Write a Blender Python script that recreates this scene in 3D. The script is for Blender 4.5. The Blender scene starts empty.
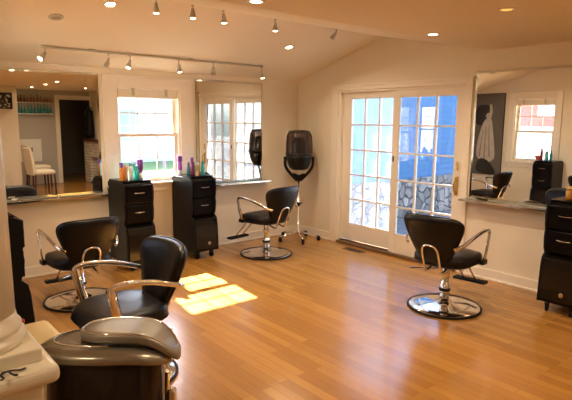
import bpy, bmesh, math, random
from mathutils import Vector, Matrix, Euler
random.seed(7)
PI = math.pi
sc = bpy.context.scene
COL = sc.collection

# ------------------------------------------------------------------ materials
def _mat(name):
    m = bpy.data.materials.new(name); m.use_nodes = True
    return m, m.node_tree.nodes, m.node_tree.links, m.node_tree.nodes['Principled BSDF']

def mat(name, col, rough=0.5, metal=0.0, noise=0.0, nscale=20, bump=0.0, bscale=80, coat=0.0, spec=0.5,
        trans=0.0, ior=1.45, emit=None, estr=0.0, alpha=1.0, rvar=0.0):
    m, N, L, b = _mat(name)
    b.inputs['Base Color'].default_value = (*col, 1)
    b.inputs['Roughness'].default_value = rough
    b.inputs['Metallic'].default_value = metal
    b.inputs['Coat Weight'].default_value = coat
    b.inputs['Coat Roughness'].default_value = 0.08
    b.inputs['Specular IOR Level'].default_value = spec
    b.inputs['Transmission Weight'].default_value = trans
    b.inputs['IOR'].default_value = ior
    b.inputs['Alpha'].default_value = alpha
    if emit:
        b.inputs['Emission Color'].default_value = (*emit, 1)
        b.inputs['Emission Strength'].default_value = estr
    if noise or bump or rvar:
        tc = N.new('ShaderNodeTexCoord')
        n = N.new('ShaderNodeTexNoise'); n.inputs['Scale'].default_value = nscale
        n.inputs['Detail'].default_value = 4
        L.new(tc.outputs['Object'], n.inputs['Vector'])
        if noise:
            mx = N.new('ShaderNodeMix'); mx.data_type = 'RGBA'
            mx.inputs['A'].default_value = (*[max(0, c*(1-noise)) for c in col], 1)
            mx.inputs['B'].default_value = (*[min(1, c*(1+noise)) for c in col], 1)
            L.new(n.outputs['Fac'], mx.inputs['Factor']); L.new(mx.outputs['Result'], b.inputs['Base Color'])
        if rvar:
            mr = N.new('ShaderNodeMapRange')
            mr.inputs['To Min'].default_value = max(0, rough-rvar); mr.inputs['To Max'].default_value = rough+rvar
            L.new(n.outputs['Fac'], mr.inputs['Value']); L.new(mr.outputs['Result'], b.inputs['Roughness'])
        if bump:
            n2 = N.new('ShaderNodeTexNoise'); n2.inputs['Scale'].default_value = bscale
            L.new(tc.outputs['Object'], n2.inputs['Vector'])
            bp = N.new('ShaderNodeBump'); bp.inputs['Strength'].default_value = bump; bp.inputs['Distance'].default_value = 0.004
            L.new(n2.outputs['Fac'], bp.inputs['Height']); L.new(bp.outputs['Normal'], b.inputs['Normal'])
    return m

def glass_mat(name, refl=0.08, tint=(1, 1, 1), haze=0.0, hazecol=(0.9, 0.95, 1)):
    m = bpy.data.materials.new(name); m.use_nodes = True
    N, L = m.node_tree.nodes, m.node_tree.links
    N.clear()
    out = N.new('ShaderNodeOutputMaterial'); t = N.new('ShaderNodeBsdfTransparent'); g = N.new('ShaderNodeBsdfGlossy')
    t.inputs['Color'].default_value = (*tint, 1); g.inputs['Roughness'].default_value = 0.0
    lw = N.new('ShaderNodeLayerWeight'); lw.inputs['Blend'].default_value = 0.25
    mr = N.new('ShaderNodeMapRange'); mr.inputs['To Min'].default_value = refl; mr.inputs['To Max'].default_value = 0.8
    L.new(lw.outputs['Fresnel'], mr.inputs['Value'])
    mx = N.new('ShaderNodeMixShader')
    L.new(mr.outputs['Result'], mx.inputs['Fac']); L.new(t.outputs[0], mx.inputs[1]); L.new(g.outputs[0], mx.inputs[2])
    last = mx
    if haze:
        d = N.new('ShaderNodeBsdfTranslucent'); d.inputs['Color'].default_value = (*hazecol, 1)
        m2 = N.new('ShaderNodeMixShader'); m2.inputs['Fac'].default_value = haze
        L.new(mx.outputs[0], m2.inputs[1]); L.new(d.outputs[0], m2.inputs[2]); last = m2
    L.new(last.outputs[0], out.inputs['Surface'])
    return m

def floor_mat():
    m, N, L, b = _mat('oak_floor')
    tc = N.new('ShaderNodeTexCoord'); sep = N.new('ShaderNodeSeparateXYZ'); com = N.new('ShaderNodeCombineXYZ')
    L.new(tc.outputs['Object'], sep.inputs[0])
    L.new(sep.outputs['Y'], com.inputs['X']); L.new(sep.outputs['X'], com.inputs['Y'])
    br = N.new('ShaderNodeTexBrick')
    br.offset = 0.37; br.offset_frequency = 2; br.squash = 1
    br.inputs['Color1'].default_value = (0, 0, 0, 1); br.inputs['Color2'].default_value = (1, 1, 1, 1)
    br.inputs['Mortar'].default_value = (0.5, 0.5, 0.5, 1)
    br.inputs['Scale'].default_value = 1; br.inputs['Mortar Size'].default_value = 0.0011
    br.inputs['Brick Width'].default_value = 0.95; br.inputs['Row Height'].default_value = 0.07
    L.new(com.outputs[0], br.inputs['Vector'])
    mp = N.new('ShaderNodeMapping'); mp.inputs['Scale'].default_value = (14, 1.0, 1)
    L.new(tc.outputs['Object'], mp.inputs['Vector'])
    n = N.new('ShaderNodeTexNoise'); n.inputs['Scale'].default_value = 5; n.inputs['Detail'].default_value = 6
    L.new(mp.outputs[0], n.inputs['Vector'])
    r1 = N.new('ShaderNodeValToRGB')
    r1.color_ramp.elements[0].color = (0.27, 0.115, 0.021, 1); r1.color_ramp.elements[1].color = (0.49, 0.235, 0.052, 1)
    ad = N.new('ShaderNodeMath'); ad.operation = 'MULTIPLY_ADD'; ad.inputs[1].default_value = 0.62
    mu = N.new('ShaderNodeMath'); mu.operation = 'MULTIPLY'; mu.inputs[1].default_value = 0.5
    L.new(n.outputs['Fac'], mu.inputs[0])
    L.new(br.outputs['Color'], ad.inputs[0]); L.new(mu.outputs[0], ad.inputs[2]); L.new(ad.outputs[0], r1.inputs['Fac'])
    mx = N.new('ShaderNodeMix'); mx.data_type = 'RGBA'; mx.inputs['B'].default_value = (0.16, 0.07, 0.025, 1)
    L.new(br.outputs['Fac'], mx.inputs['Factor']); L.new(r1.outputs['Color'], mx.inputs['A'])
    L.new(mx.outputs['Result'], b.inputs['Base Color'])
    b.inputs['Roughness'].default_value = 0.24
    b.inputs['Specular IOR Level'].default_value = 0.5
    b.inputs['Coat Weight'].default_value = 0.25; b.inputs['Coat Roughness'].default_value = 0.16
    bp = N.new('ShaderNodeBump'); bp.inputs['Strength'].default_value = 0.12; bp.inputs['Distance'].default_value = 0.001
    L.new(n.outputs['Fac'], bp.inputs['Height']); L.new(bp.outputs['Normal'], b.inputs['Normal'])
    return m

def clap_mat(name, col, pitch=0.11):
    m, N, L, b = _mat(name)
    tc = N.new('ShaderNodeTexCoord'); sep = N.new('ShaderNodeSeparateXYZ'); L.new(tc.outputs['Object'], sep.inputs[0])
    d = N.new('ShaderNodeMath'); d.operation = 'DIVIDE'; d.inputs[1].default_value = pitch; L.new(sep.outputs['Z'], d.inputs[0])
    f = N.new('ShaderNodeMath'); f.operation = 'FRACT'; L.new(d.outputs[0], f.inputs[0])
    inv = N.new('ShaderNodeMath'); inv.operation = 'SUBTRACT'; inv.inputs[0].default_value = 1; L.new(f.outputs[0], inv.inputs[1])
    r = N.new('ShaderNodeValToRGB'); L.new(f.outputs[0], r.inputs['Fac'])
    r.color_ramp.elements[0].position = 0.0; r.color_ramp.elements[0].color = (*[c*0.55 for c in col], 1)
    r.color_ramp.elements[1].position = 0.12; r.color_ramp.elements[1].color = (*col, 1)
    n = N.new('ShaderNodeTexNoise'); n.inputs['Scale'].default_value = 6; L.new(tc.outputs['Object'], n.inputs['Vector'])
    mx = N.new('ShaderNodeMix'); mx.data_type = 'RGBA'; mx.blend_type = 'MULTIPLY'; mx.inputs['Factor'].default_value = 0.3
    L.new(r.outputs['Color'], mx.inputs['A']); L.new(n.outputs['Color'], mx.inputs['B']); L.new(mx.outputs['Result'], b.inputs['Base Color'])
    bp = N.new('ShaderNodeBump'); bp.inputs['Distance'].default_value = 0.02; bp.inputs['Strength'].default_value = 0.7
    L.new(inv.outputs[0], bp.inputs['Height']); L.new(bp.outputs['Normal'], b.inputs['Normal'])
    b.inputs['Roughness'].default_value = 0.7
    return m

def stone_mat():
    m, N, L, b = _mat('fieldstone')
    tc = N.new('ShaderNodeTexCoord'); v = N.new('ShaderNodeTexVoronoi'); v.inputs['Scale'].default_value = 5.2
    v2 = N.new('ShaderNodeTexVoronoi'); v2.feature = 'DISTANCE_TO_EDGE'; v2.inputs['Scale'].default_value = 5.2
    nz = N.new('ShaderNodeTexNoise'); nz.inputs['Scale'].default_value = 4
    mxv = N.new('ShaderNodeMix'); mxv.data_type = 'RGBA'; mxv.inputs['Factor'].default_value = 0.12
    L.new(tc.outputs['Object'], mxv.inputs['A']); L.new(tc.outputs['Object'], nz.inputs['Vector']); L.new(nz.outputs['Color'], mxv.inputs['B'])
    L.new(mxv.outputs['Result'], v.inputs['Vector']); L.new(mxv.outputs['Result'], v2.inputs['Vector'])
    r = N.new('ShaderNodeValToRGB'); r.color_ramp.elements[0].color = (0.20, 0.16, 0.13, 1); r.color_ramp.elements[1].color = (0.46, 0.39, 0.32, 1)
    sp = N.new('ShaderNodeSeparateColor'); L.new(v.outputs['Color'], sp.inputs[0]); L.new(sp.outputs[0], r.inputs['Fac'])
    r2 = N.new('ShaderNodeValToRGB'); r2.color_ramp.elements[0].position = 0.0; r2.color_ramp.elements[1].position = 0.06
    L.new(v2.outputs['Distance'], r2.inputs['Fac'])
    mx = N.new('ShaderNodeMix'); mx.data_type = 'RGBA'; mx.inputs['A'].default_value = (0.13, 0.11, 0.09, 1)
    L.new(r2.outputs['Color'], mx.inputs['Factor']); L.new(r.outputs['Color'], mx.inputs['B']); L.new(mx.outputs['Result'], b.inputs['Base Color'])
    bp = N.new('ShaderNodeBump'); bp.inputs['Distance'].default_value = 0.05; L.new(r2.outputs['Color'], bp.inputs['Height']); L.new(bp.outputs['Normal'], b.inputs['Normal'])
    b.inputs['Roughness'].default_value = 0.9
    return m

def brick_mat(name, c1, c2, mortar, bw=0.2, rh=0.07, axis='Y'):
    m, N, L, b = _mat(name)
    tc = N.new('ShaderNodeTexCoord'); sep = N.new('ShaderNodeSeparateXYZ'); com = N.new('ShaderNodeCombineXYZ')
    L.new(tc.outputs['Object'], sep.inputs[0]); L.new(sep.outputs[axis], com.inputs['X']); L.new(sep.outputs['Z'], com.inputs['Y'])
    br = N.new('ShaderNodeTexBrick'); br.inputs['Scale'].default_value = 1
    br.inputs['Color1'].default_value = (*c1, 1); br.inputs['Color2'].default_value = (*c2, 1); br.inputs['Mortar'].default_value = (*mortar, 1)
    br.inputs['Brick Width'].default_value = bw; br.inputs['Row Height'].default_value = rh; br.inputs['Mortar Size'].default_value = 0.008
    L.new(com.outputs[0], br.inputs['Vector']); L.new(br.outputs['Color'], b.inputs['Base Color'])
    b.inputs['Roughness'].default_value = 0.8
    return m

def scribble_mat():
    m, N, L, b = _mat('scribbled_print')
    tc = N.new('ShaderNodeTexCoord'); n = N.new('ShaderNodeTexNoise'); n.inputs['Scale'].default_value = 9; n.inputs['Distortion'].default_value = 2.5
    L.new(tc.outputs['Object'], n.inputs['Vector'])
    r = N.new('ShaderNodeValToRGB'); r.color_ramp.interpolation = 'CONSTANT'
    r.color_ramp.elements[0].color = (0.01, 0.01, 0.01, 1); r.color_ramp.elements[1].position = 0.56; r.color_ramp.elements[1].color = (0.7, 0.66, 0.58, 1)
    L.new(n.outputs['Fac'], r.inputs['Fac']); L.new(r.outputs['Color'], b.inputs['Base Color'])
    return m

M = {}
M['wall'] = mat('cream_wall', (0.83, 0.75, 0.61), 0.75, noise=0.02, nscale=3, bump=0.03, bscale=150)
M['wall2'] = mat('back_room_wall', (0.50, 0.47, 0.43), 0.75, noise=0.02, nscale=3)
M['ceil'] = mat('ceiling_paint', (0.86, 0.77, 0.61), 0.85, noise=0.015, nscale=2)
M['trim'] = mat('white_trim', (0.88, 0.81, 0.70), 0.35, noise=0.015, nscale=10)
M['floor'] = floor_mat()
M['mirror'] = mat('mirror_silver', (0.88, 0.89, 0.87), 0.0, 1.0)
M['mirror_edge'] = mat('mirror_bevel', (0.75, 0.8, 0.78), 0.08, 1.0)
M['chrome'] = mat('chrome', (0.82, 0.80, 0.77), 0.10, 1.0, rvar=0.04, nscale=8)
M['brass'] = mat('brass', (0.80, 0.55, 0.20), 0.25, 1.0, noise=0.05)
M['leather'] = mat('black_vinyl', (0.006, 0.0045, 0.004), 0.34, 0, noise=0.2, nscale=30, bump=0.10, bscale=260, spec=0.32)
M['blkplast'] = mat('black_plastic', (0.005, 0.0045, 0.0045), 0.3, bump=0.02, spec=0.35)
M['rubber'] = mat('black_rubber', (0.006, 0.006, 0.006), 0.6, noise=0.1, spec=0.3)
M['laminate'] = mat('black_laminate', (0.003, 0.0025, 0.003), 0.26, noise=0.2, nscale=5, spec=0.2)
M['gloss'] = mat('glossy_black_laminate', (0.006, 0.0045, 0.004), 0.13, noise=0.2, nscale=5, spec=0.6)
M['laminate2'] = mat('charcoal_laminate_side', (0.007, 0.007, 0.0075), 0.38, noise=0.15, nscale=5, spec=0.22)
M['glass'] = glass_mat('clear_glass', 0.06)
M['glassL'] = glass_mat('glare_haze_glass', 0.07, haze=0.11)  # translucent haze stands in for daylight glare on the left pane
M['glassR'] = glass_mat('tinted_glass', 0.09, tint=(0.72, 0.76, 0.82))  # glass tint darkens the view through the right pane
M['shelfglass'] = mat('thick_glass_shelf', (0.75, 0.85, 0.82), 0.03, 0, trans=0.75, ior=1.5)
M['smoke'] = mat('smoked_acrylic', (0.17, 0.11, 0.085), 0.04, 0, trans=0.85, ior=1.12, coat=0.3)
M['pewter'] = mat('taupe_metallic_plastic', (0.30, 0.265, 0.20), 0.26, 0.6, noise=0.06, nscale=40)
M['pewter2'] = mat('pale_metallic_plastic', (0.30, 0.27, 0.22), 0.38, 0.45, noise=0.05, nscale=40)
M['bulb'] = mat('lit_bulb', (1, 0.9, 0.7), 0.4, emit=(1.0, 0.80, 0.50), estr=22)
M['bulb_dim'] = mat('dim_yellow_bulb', (1, 0.75, 0.3), 0.4, emit=(1.0, 0.62, 0.12), estr=0.7)
M['bulb_off'] = mat('unlit_lamp', (0.38, 0.31, 0.2), 0.4, noise=0.1)
M['fixture'] = mat('fixture_cream', (0.52, 0.48, 0.39), 0.35, noise=0.03)
M['fixwhite'] = mat('fixture_white', (0.85, 0.78, 0.66), 0.4, noise=0.02)
M['blue'] = clap_mat('blue_clapboard', (0.075, 0.200, 0.37))
M['whiteclap'] = clap_mat('white_clapboard', (0.62, 0.62, 0.62), 0.15)
M['redclap'] = clap_mat('red_clapboard', (0.55, 0.12, 0.10), 0.15)
M['stone'] = stone_mat()
M['grass'] = mat('lawn', (0.13, 0.19, 0.055), 0.95, noise=0.3, nscale=3)
M['path'] = mat('worn_gravel', (0.20, 0.185, 0.165), 0.95, noise=0.2, nscale=25)
M['leaf'] = mat('foliage', (0.11, 0.19, 0.04), 0.8, noise=0.4, nscale=4)
M['bark'] = mat('bark', (0.16, 0.11, 0.07), 0.9, noise=0.3)
M['roofing'] = mat('grey_shingles', (0.15, 0.15, 0.16), 0.9, noise=0.2)
M['darkglass'] = mat('dusky_window_pane', (0.27, 0.29, 0.33), 0.2)
M['wood_dark'] = mat('dark_walnut', (0.09, 0.028, 0.015), 0.3, noise=0.2)
M['ivory'] = mat('ivory_upholstery', (0.80, 0.72, 0.58), 0.7, noise=0.04, bump=0.05)
M['white'] = mat('white_paint', (0.86, 0.84, 0.80), 0.5, noise=0.02)
M['whitebrick'] = brick_mat('whitewashed_brick', (0.75, 0.70, 0.60), (0.55, 0.48, 0.40), (0.35, 0.30, 0.25))
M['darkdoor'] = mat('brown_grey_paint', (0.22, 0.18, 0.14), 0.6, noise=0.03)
M['scribble'] = scribble_mat()
M['postergrey'] = mat('poster_grey', (0.15, 0.13, 0.115), 0.45, noise=0.5, nscale=1.6)
M['posterdark'] = mat('poster_black', (0.02, 0.018, 0.018), 0.45, noise=0.2)
M['posterwhite'] = mat('poster_white', (0.62, 0.58, 0.52), 0.5, noise=0.25, nscale=12)
M['poster2'] = mat('poster_fold_grey', (0.33, 0.30, 0.27), 0.5, noise=0.2)
M['ledge'] = mat('ivory_gloss_paint', (0.84, 0.77, 0.60), 0.3, noise=0.02)
M['ledge2'] = mat('yellow_cream_laminate', (0.84, 0.68, 0.34), 0.4, noise=0.02)
M['patch'] = mat('yellow_patch', (0.95, 0.75, 0.25), 0.5)
M['red'] = mat('red_plastic', (0.6, 0.02, 0.02), 0.4)
M['iron'] = mat('dark_pewter', (0.05, 0.045, 0.035), 0.45, 0.6, noise=0.2)
M['vent'] = mat('bronze_vent', (0.32, 0.16, 0.06), 0.4, 0.3, noise=0.1)
for n, c in dict(orange=(0.75, 0.26, 0.04), purple=(0.16, 0.02, 0.30), peach=(0.80, 0.42, 0.24), aqua=(0.05, 0.45, 0.45),
                 teal=(0.02, 0.30, 0.30), clearwhite=(0.70, 0.80, 0.76), bluecap=(0.05, 0.16, 0.40), plum=(0.17, 0.03, 0.12),
                 slate=(0.12, 0.14, 0.17), lime=(0.52, 0.50, 0.16), maroon=(0.22, 0.02, 0.05), brown=(0.30, 0.09, 0.04),
                 amber=(0.50, 0.22, 0.03), coral=(0.60, 0.14, 0.08), violet=(0.30, 0.06, 0.45)).items():
    M[n] = mat(n + '_bottle_plastic', c, 0.25, noise=0.06, nscale=10, coat=0.3)

# ------------------------------------------------------------------ mesh helpers
def finish(bm, name, m, parent=None, smooth=False, bevel=0.0, subsurf=0, seg=2, loc=None, rot=None):
    me = bpy.data.meshes.new(name)
    bmesh.ops.recalc_face_normals(bm, faces=bm.faces)
    bm.to_mesh(me); bm.free()
    o = bpy.data.objects.new(name, me); COL.objects.link(o)
    ms = m if isinstance(m, (list, tuple)) else [m]
    for x in ms: me.materials.append(x)
    if smooth:
        for p in me.polygons: p.use_smooth = True
    if bevel:
        b = o.modifiers.new('b', 'BEVEL'); b.width = bevel; b.segments = seg; b.limit_method = 'ANGLE'; b.angle_limit = math.radians(40)
    if subsurf:
        s = o.modifiers.new('s', 'SUBSURF'); s.levels = subsurf; s.render_levels = subsurf
    if parent: o.parent = parent
    if loc: o.location = loc
    if rot: o.rotation_euler = rot
    return o

def box(bm, x0, x1, y0, y1, z0, z1, mi=0):
    v = [bm.verts.new((x, y, z)) for z in (z0, z1) for y in (y0, y1) for x in (x0, x1)]
    for q in ((0, 1, 3, 2), (4, 6, 7, 5), (0, 4, 5, 1), (1, 5, 7, 3), (3, 7, 6, 2), (2, 6, 4, 0)):
        f = bm.faces.new([v[i] for i in q]); f.material_index = mi

def boxes(name, m, lst, parent=None, bevel=0.0, **k):
    bm = bmesh.new()
    for b in lst: box(bm, *b)
    return finish(bm, name, m, parent, bevel=bevel, **k)

def lathe_bm(bm, prof, n=32, c=(0, 0, 0), sx=1, sy=1, cap=True, mi=0):
    rings = []
    for r, z in prof:
        rings.append([bm.verts.new((c[0]+sx*r*math.cos(2*PI*i/n), c[1]+sy*r*math.sin(2*PI*i/n), c[2]+z)) for i in range(n)])
    for a, b in zip(rings, rings[1:]):
        for i in range(n):
            f = bm.faces.new((a[i], a[(i+1) % n], b[(i+1) % n], b[i])); f.material_index = mi; f.smooth = True
    if cap:
        f = bm.faces.new(rings[0][::-1]); f.material_index = mi
        f = bm.faces.new(rings[-1]); f.material_index = mi

def lathe(name, prof, m, parent=None, n=32, c=(0, 0, 0), sx=1, sy=1, cap=True, **k):
    bm = bmesh.new(); lathe_bm(bm, prof, n, c, sx, sy, cap)
    return finish(bm, name, m, parent, **k)

def catmull(pts, n=8, closed=False):
    P = [Vector(p) for p in pts]; out = []
    cnt = len(P) if closed else len(P)-1
    for i in range(cnt):
        if closed: p0, p1, p2, p3 = P[i-1], P[i], P[(i+1) % len(P)], P[(i+2) % len(P)]
        else: p0, p1, p2, p3 = P[max(i-1, 0)], P[i], P[i+1], P[min(i+2, len(P)-1)]
        for j in range(n):
            t = j/n
            out.append(0.5*((2*p1)+(p2-p0)*t+(2*p0-5*p1+4*p2-p3)*t*t+(3*p1-p0-3*p2+p3)*t**3))
    if not closed: out.append(P[-1])
    return out

def tube_bm(bm, pts, r, n=10, closed=False, flat=1.0, up=Vector((0, 0, 1))):
    """sweep an (optionally flattened) circle along points"""
    P = [Vector(p) for p in pts]; rings = []
    N = len(P)
    prev = None
    for i, p in enumerate(P):
        if closed: t = (P[(i+1) % N]-P[i-1])
        else: t = P[min(i+1, N-1)]-P[max(i-1, 0)]
        t.normalize()
        if prev is None:
            a = up.cross(t)
            if a.length < 1e-3: a = Vector((1, 0, 0)).cross(t)
            a.normalize()
        else:
            a = prev - t*prev.dot(t); a.normalize()
        prev = a; b = t.cross(a)
        rings.append([bm.verts.new(p+a*r*math.cos(2*PI*k/n)+b*r*flat*math.sin(2*PI*k/n)) for k in range(n)])
    rng = range(N) if closed else range(N-1)
    for i in rng:
        A, B = rings[i], rings[(i+1) % N]
        for k in range(n):
            f = bm.faces.new((A[k], A[(k+1) % n], B[(k+1) % n], B[k])); f.smooth = True
    if not closed:
        bm.faces.new(rings[0][::-1]); bm.faces.new(rings[-1])

def tube(name, pts, r, m, parent=None, n=10, closed=False, flat=1.0, **k):
    bm = bmesh.new(); tube_bm(bm, pts, r, n, closed, flat)
    return finish(bm, name, m, parent, **k)

def prism(bm, pts, axis, a, b, mi=0):
    """polygon pts (u,v) extruded along axis 'X' (u=y,v=z) or 'Y' (u=x,v=z) or 'Z'"""
    def P(u, v, w):
        return {'X': (w, u, v), 'Y': (u, w, v), 'Z': (u, v, w)}[axis]
    A = [bm.verts.new(P(u, v, a)) for u, v in pts]; B = [bm.verts.new(P(u, v, b)) for u, v in pts]
    n = len(pts)
    bm.faces.new(A[::-1]).material_index = mi; bm.faces.new(B).material_index = mi
    for i in range(n): bm.faces.new((A[i], A[(i+1) % n], B[(i+1) % n], B[i])).material_index = mi

def empty(name, loc=(0, 0, 0), rz=0.0):
    o = bpy.data.objects.new(name, None); COL.objects.link(o); o.empty_display_size = 0.1
    o.location = loc; o.rotation_euler = (0, 0, rz); return o

def tag(o, label=None, cat=None, group=None, kind=None):
    if label: o['label'] = label
    if cat: o['category'] = cat
    if group: o['group'] = group
    if kind: o['kind'] = kind
    return o

def struct(o, label=None, cat=None):
    o['kind'] = 'structure'
    if label: o['label'] = label
    if cat: o['category'] = cat
    return o

def copy_tree(o, parent=None):
    c = o.copy(); COL.objects.link(c)
    c.parent = parent
    for ch in list(o.children): copy_tree(ch, c)
    return c

# ------------------------------------------------------------------ ROOM SHELL
YB = -8.0; XW = -7.0
RY, RZ = -1.446, 2.5095          # ridge
FY, FZ = -2.764, 2.24            # where the flat ceiling starts
SL = (RZ-2.08)/(-RY)
def ceil_z(y):
    if y > RY: return 2.08 - SL*y
    if y > FY: return RZ + (FZ-RZ)*(RY-y)/(RY-FY)
    return FZ

struct(boxes('floor', M['floor'], [(XW, 0.0, YB, 0.0, -0.12, 0.0)]), 'glossy honey oak strip floor', 'floor')
bm = bmesh.new()   # gabled part of the ceiling
prism(bm, [(0.14, 2.08-SL*0.14), (RY, RZ), (FY, FZ), (FY, FZ+0.6), (0.14, FZ+0.6)], 'X', -4.54, 0.14)
box(bm, XW, 0.14, YB, FY, FZ, FZ+0.12)
box(bm, XW, -4.54, FY, -1.8, FZ, FZ+0.12)
struct(finish(bm, 'ceiling', M['ceil']), 'cream sloped and flat ceiling', 'ceiling')

WX0, WX1, WZ0, WZ1 = -2.57, -1.82, 0.86, 1.90
struct(boxes('wall_left', M['wall'], [(-4.54, WX0, 0, 0.14, -0.12, 2.2), (WX1, 0.14, 0, 0.14, -0.12, 2.2),
      (WX0, WX1, 0, 0.14, -0.12, WZ0), (WX0, WX1, 0, 0.14, WZ1, 2.2)]), 'cream wall with the window and two mirrors', 'wall')
DY0, DY1, DZ1 = -2.55, -0.78, 1.93
struct(boxes('wall_right', M['wall'], [(0, 0.14, DY1, 0.0, -0.12, 2.7), (0, 0.14, YB, DY0, -0.12, 2.7),
      (0, 0.14, DY0, DY1, DZ1, 2.7), (0, 0.14, DY0, DY1, -0.12, 0.0)]), 'cream gable wall with the glass patio doors', 'wall')
W2Y0, W2Y1, W2Z0, W2Z1 = -1.56, -0.86, 0.88, 1.97
struct(boxes('wall_west', M['wall'], [(-4.54, -4.4, W2Y1, 0.0, 0, 2.7), (-4.54, -4.4, -1.98, W2Y0, 0, 2.7),
      (-4.54, -4.4, W2Y0, W2Y1, 0, W2Z0), (-4.54, -4.4, W2Y0, W2Y1, W2Z1, 2.7), (-4.54, -4.4, FY, -1.98, FZ, 2.7)]), 'cream end wall with poster and window', 'wall')
struct(boxes('wall_alcove', M['wall'], [(XW, -4.54, -1.98, -1.8, 0, 2.3)]), 'plain cream wall of the side alcove', 'wall')
struct(boxes('wall_far_west', M['wall'], [(XW-0.12, XW, YB, -1.8, 0, 2.3)]), 'plain cream outer wall beside the entrance', 'wall')
# back wall with doorway
BX0, BX1, BZ1 = -0.74, 0.0, 2.03
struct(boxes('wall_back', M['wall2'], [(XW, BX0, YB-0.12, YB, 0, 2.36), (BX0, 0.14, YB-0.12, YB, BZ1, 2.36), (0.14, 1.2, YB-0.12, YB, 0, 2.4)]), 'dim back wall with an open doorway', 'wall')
struct(boxes('wall_closet', M['wall'], [(-3.3, -1.90, YB, -7.0, 0.0, 2.238)]), 'cream closet wall at the back of the room', 'wall')
struct(boxes('trim_1', M['trim'], [(BX0-0.10, BX0, YB, YB+0.02, 0, BZ1), (BX0-0.10, 0.0, YB, YB+0.02, BZ1, BZ1+0.10)]), 'white doorway casing seen in the mirror', 'trim')
# corridor beyond the doorway
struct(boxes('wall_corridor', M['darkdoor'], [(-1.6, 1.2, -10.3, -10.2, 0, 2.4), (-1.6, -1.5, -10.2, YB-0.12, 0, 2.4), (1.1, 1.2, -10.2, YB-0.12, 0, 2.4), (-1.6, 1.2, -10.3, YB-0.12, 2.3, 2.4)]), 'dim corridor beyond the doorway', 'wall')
struct(boxes('floor_corridor', M['floor'], [(-1.6, 1.2, -10.3, YB, -0.12, 0.0)]), 'oak floor of the dim corridor', 'floor')
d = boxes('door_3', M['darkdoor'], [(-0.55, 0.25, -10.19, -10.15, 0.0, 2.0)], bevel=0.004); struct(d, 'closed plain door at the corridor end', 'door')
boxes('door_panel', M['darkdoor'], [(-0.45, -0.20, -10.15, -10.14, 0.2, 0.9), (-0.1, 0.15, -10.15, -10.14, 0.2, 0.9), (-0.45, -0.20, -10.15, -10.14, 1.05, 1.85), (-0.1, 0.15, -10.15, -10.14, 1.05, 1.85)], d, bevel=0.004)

# baseboards
def baseboard(name, segs, label):
    struct(boxes(name, M['trim'], segs, bevel=0.003), label, 'baseboard')
bb = 0.105
baseboard('baseboard_left', [(-4.4, -0.0, -0.018, 0.0, 0, bb), (-4.4, 0, -0.032, -0.0, 0, 0.02)], 'white baseboard under window and mirrors')
baseboard('baseboard_right', [(-0.018, 0, YB, -2.64, 0, bb), (-0.032, 0, YB, -2.64, 0, 0.02), (-0.018, 0, -0.66, -0.032, 0, bb), (-0.032, 0, -0.66, -0.032, 0, 0.02)], 'white baseboard either side of patio doors')
baseboard('baseboard_west', [(-4.4, -4.382, -1.98, -0.032, 0, bb)], 'white baseboard under the end window')

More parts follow.
